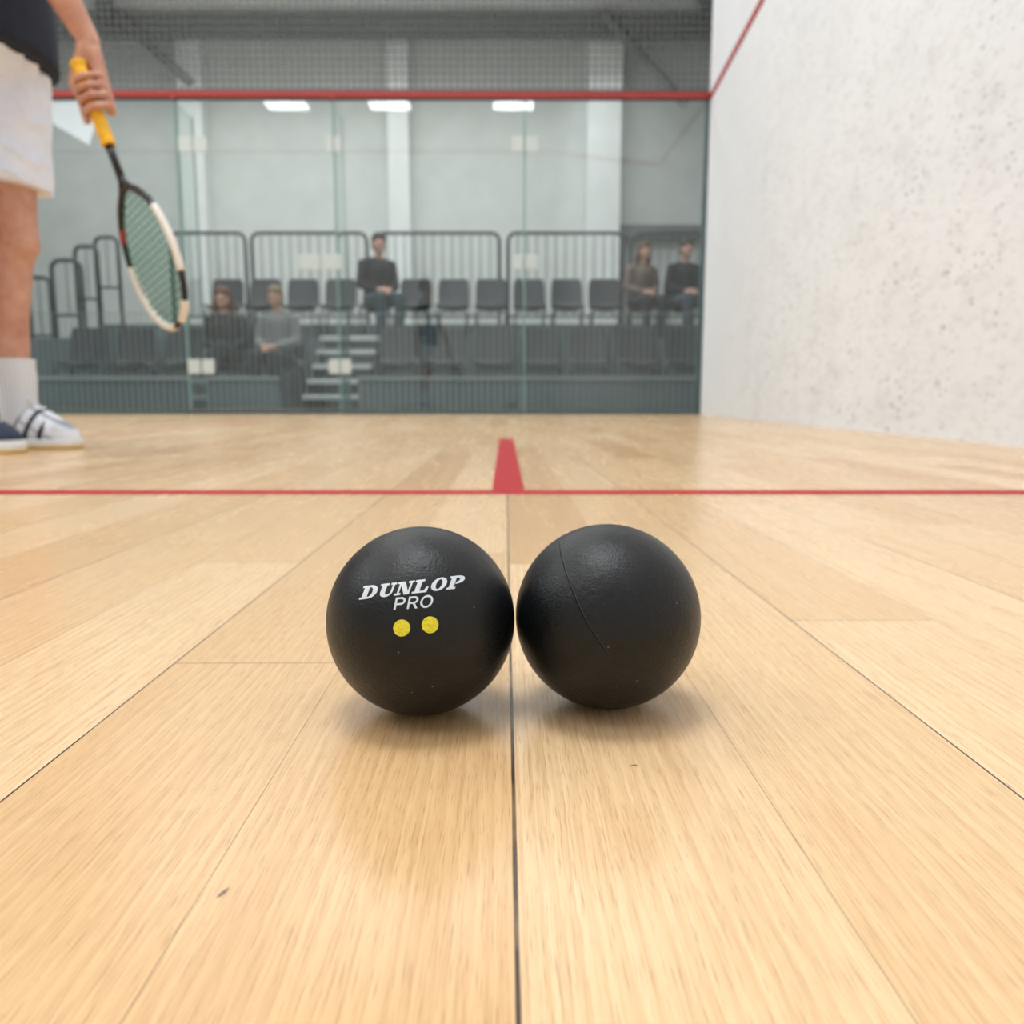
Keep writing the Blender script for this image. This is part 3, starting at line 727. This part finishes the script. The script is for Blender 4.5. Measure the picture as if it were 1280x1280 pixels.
# ------------------------------------------------------------ spectators
def spectator(x, y, sz, fz, top, legs, hair, label, s=.93, longhair=False, lean=0.0, turn=0.0, skin=None, crossed=False):
    e = empty('person', (x, y, fz), label, 'person')
    M = Matrix.Translation((x, y, sz)) @ Matrix.Rotation(turn, 4, 'Z') @ Matrix.Scale(s, 4)
    T = lambda *p: tuple(M @ Vector(p))
    fzr = (fz-sz)/s
    fl = lean
    arms = []; legj = []
    for sg in (-1, 1):
        arms.append([(T(sg*.17, .05-fl, .50), .055*s), (T(sg*.215, .02-fl*.6, .27), .042*s), (T(sg*.07, -.24, .19), .03*s)])
        if crossed and sg == 1: lj = [(T(.09, .02, .09), .082*s), (T(.02, -.42, .19), .06*s), (T(-.12, -.50, fzr+.28), .042*s), (T(-.14, -.56, fzr+.2), .036*s)]
        else: lj = [(T(sg*.09, .02, .09), .082*s), (T(sg*.12, -.42, .08), .06*s), (T(sg*.11, -.40, fzr+.22), .048*s), (T(sg*.11, -.40, fzr+.09), .036*s)]
        legj.append(lj)
    head = T(0, -.02-fl*1.25, .735)
    mb = MB()
    mb.chain([(T(0, .03, .1), .12*s), (T(0, .05-fl*.5, .3), .11*s), (T(0, .04-fl, .45), .12*s)])
    mb.chain([(T(0, .04-fl, .5), .052*s), (T(0, .01-fl*1.2, .65), .047*s)])
    mb.ell(head, (.073*s, .09*s, .108*s), 20, 14); mb.chain([(T(0, -.06-fl*1.25, .68), .043*s), (T(0, -.085-fl*1.25, .655), .022*s)])
    mb.chain([(T(0, -.11-fl*1.25, .755), .008*s), (T(0, -.124-fl*1.25, .725), .012*s)])
    for sg in (-1, 1):
        mb.ell(T(sg*.075, -.01-fl*1.25, .73), (.01*s, .018*s, .028*s))
    for aj, lj in zip(arms, legj):
        mb.chain([(p, r*.8) for p, r in aj]); mb.chain([(p, r*.85) for p, r in lj])
    for sg in (-1, 1):
        mb.chain([(T(sg*.07, -.24, .19), .028*s), (T(sg*.02, -.30, .175), .030*s)])
        for k in range(4): mb.chain([(T(sg*.02, -.30, .19-.016*k), .011*s), (T(-sg*.025, -.335-.006*k, .185-.016*k), .009*s)], 8)
        mb.chain([(T(sg*.05, -.26, .20), .013*s), (T(sg*.015, -.30, .225), .010*s)], 8)
    parent(mb.remesh('body', skin or M_skin2, .009, 2), e)
    mb = MB()
    mb.chain([(T(0, .03, .08), .145*s), (T(0, .05-fl*.5, .3), .138*s), (T(0, .04-fl, .44), .14*s)], 20)
    mb.chain([(T(-.16, .05-fl, .5), .07*s), (T(0, .04-fl, .53), .075*s), (T(.16, .05-fl, .5), .07*s)])
    for aj in arms: mb.chain([(aj[0][0], .068*s), (aj[1][0], .056*s), (tuple(Vector(aj[1][0]).lerp(Vector(aj[2][0]), .85)), .043*s)])
    parent(mb.remesh('jacket', top, .01, 2), e)
    mb = MB(); mb.ell(T(0, .02, .08), (.17*s, .15*s, .10*s))
    for lj in legj: mb.chain([(p, r*1.12+.004) for p, r in lj])
    parent(mb.remesh('trousers', legs, .01, 2), e)
    for lj in legj:
        p = Vector(lj[-1][0]); q = M.to_3x3().normalized() @ Vector((0, -1, 0))
        mb = MB(); f2 = p+q*.13*s-Vector((0, 0, .045*s)); mb.chain([(p-Vector((0, 0, .04*s)), .042*s), (p+q*.07*s-Vector((0, 0, .045*s)), .04*s), (f2, .034*s)])
        parent(mb.remesh('shoe', M_fit if crossed else M_black, .009, 2), e)
    bk = (M.to_3x3() @ Vector((0, 1, 0))).normalized()
    mb = MB(); mb.ell(Vector(head)+bk*.012*s+Vector((0, 0, .052*s)), (.088*s, .100*s, .085*s), 20, 14); mb.ell(Vector(head)+bk*.045*s, (.084*s, .068*s, .09*s))
    if longhair:
        for sg in (-1, 1): mb.chain([(T(sg*.075, .0-fl*1.2, .76), .032*s), (T(sg*.09, .02-fl, .62), .034*s), (T(sg*.085, .0-fl, .52), .024*s)])
        mb.chain([(T(0, .06-fl, .72), .07*s), (T(0, .10-fl, .58), .06*s)])
    parent(mb.remesh('hair', hair, .008, 2), e)
    for sg in (-1, 1):
        mb = MB(); mb.ell(T(sg*.03, -.096-fl*1.25, .745), .009*s, 10, 8); parent(mb.obj('eye', M_black), e)
H_dk = simple('dark_brown_hair', lin(50, 36, 32), .7, bump=0); H_gr = simple('grey_blond_hair', lin(128, 110, 92), .7, bump=0); H_br = simple('chestnut_hair', lin(98, 62, 42), .7, bump=0)
J_bk = simple('black_wool', lin(34, 37, 43), .85, bump=0); J_gy = simple('grey_sweatshirt', lin(128, 132, 134), .85, bump=0); J_nv = simple('dark_navy_hoodie', lin(12, 18, 30), .85, bump=0)
J_tl = simple('teal_trousers', lin(6, 52, 64), .8, bump=0); J_be = simple('taupe_knit', lin(116, 100, 92), .85, bump=0); T_dk = simple('charcoal_denim', lin(40, 46, 54), .85, bump=0); T_jn = simple('grey_blue_jeans', lin(66, 76, 88), .85, bump=0)
spectator(-2.76, 7.86, .425, 0, J_bk, T_dk, H_br, 'seated spectator with brown hair, black top, crossed legs', .86, True, .03, .15, crossed=True)
spectator(-2.26, 7.86, .425, 0, J_gy, T_dk, H_gr, 'seated spectator in a grey sweatshirt leaning back', .88, False, .0, -.1)
spectator(-.71-.458*2+.03, 9.78, 1.175, .75, J_nv, J_tl, H_dk, 'seated spectator in navy hoodie and teal trousers', 1.0, False, .06, .5)
spectator(-.71+.458*5-.06, 9.78, 1.175, .75, J_be, T_dk, H_br, 'seated spectator with long brown hair and taupe top', .88, True, .08, .35)
spectator(-.71+.458*6, 9.78, 1.175, .75, J_bk, T_jn, H_dk, 'seated spectator with dark hair in a black jacket', .92, False, .05, .2)

# ------------------------------------------------------------ camera
cd = bpy.data.cameras.new('camera'); cam = bpy.data.objects.new('camera', cd); COL.objects.link(cam)
cd.sensor_width = 36; cd.lens = 36*1000/1280; cam.location = CAM; cam.rotation_euler = (radians(90-7.97), 0, 0)
cd.clip_start = .01; cd.clip_end = 60
cd.dof.use_dof = True; cd.dof.focus_distance = .218; cd.dof.aperture_fstop = 17
S.camera = cam
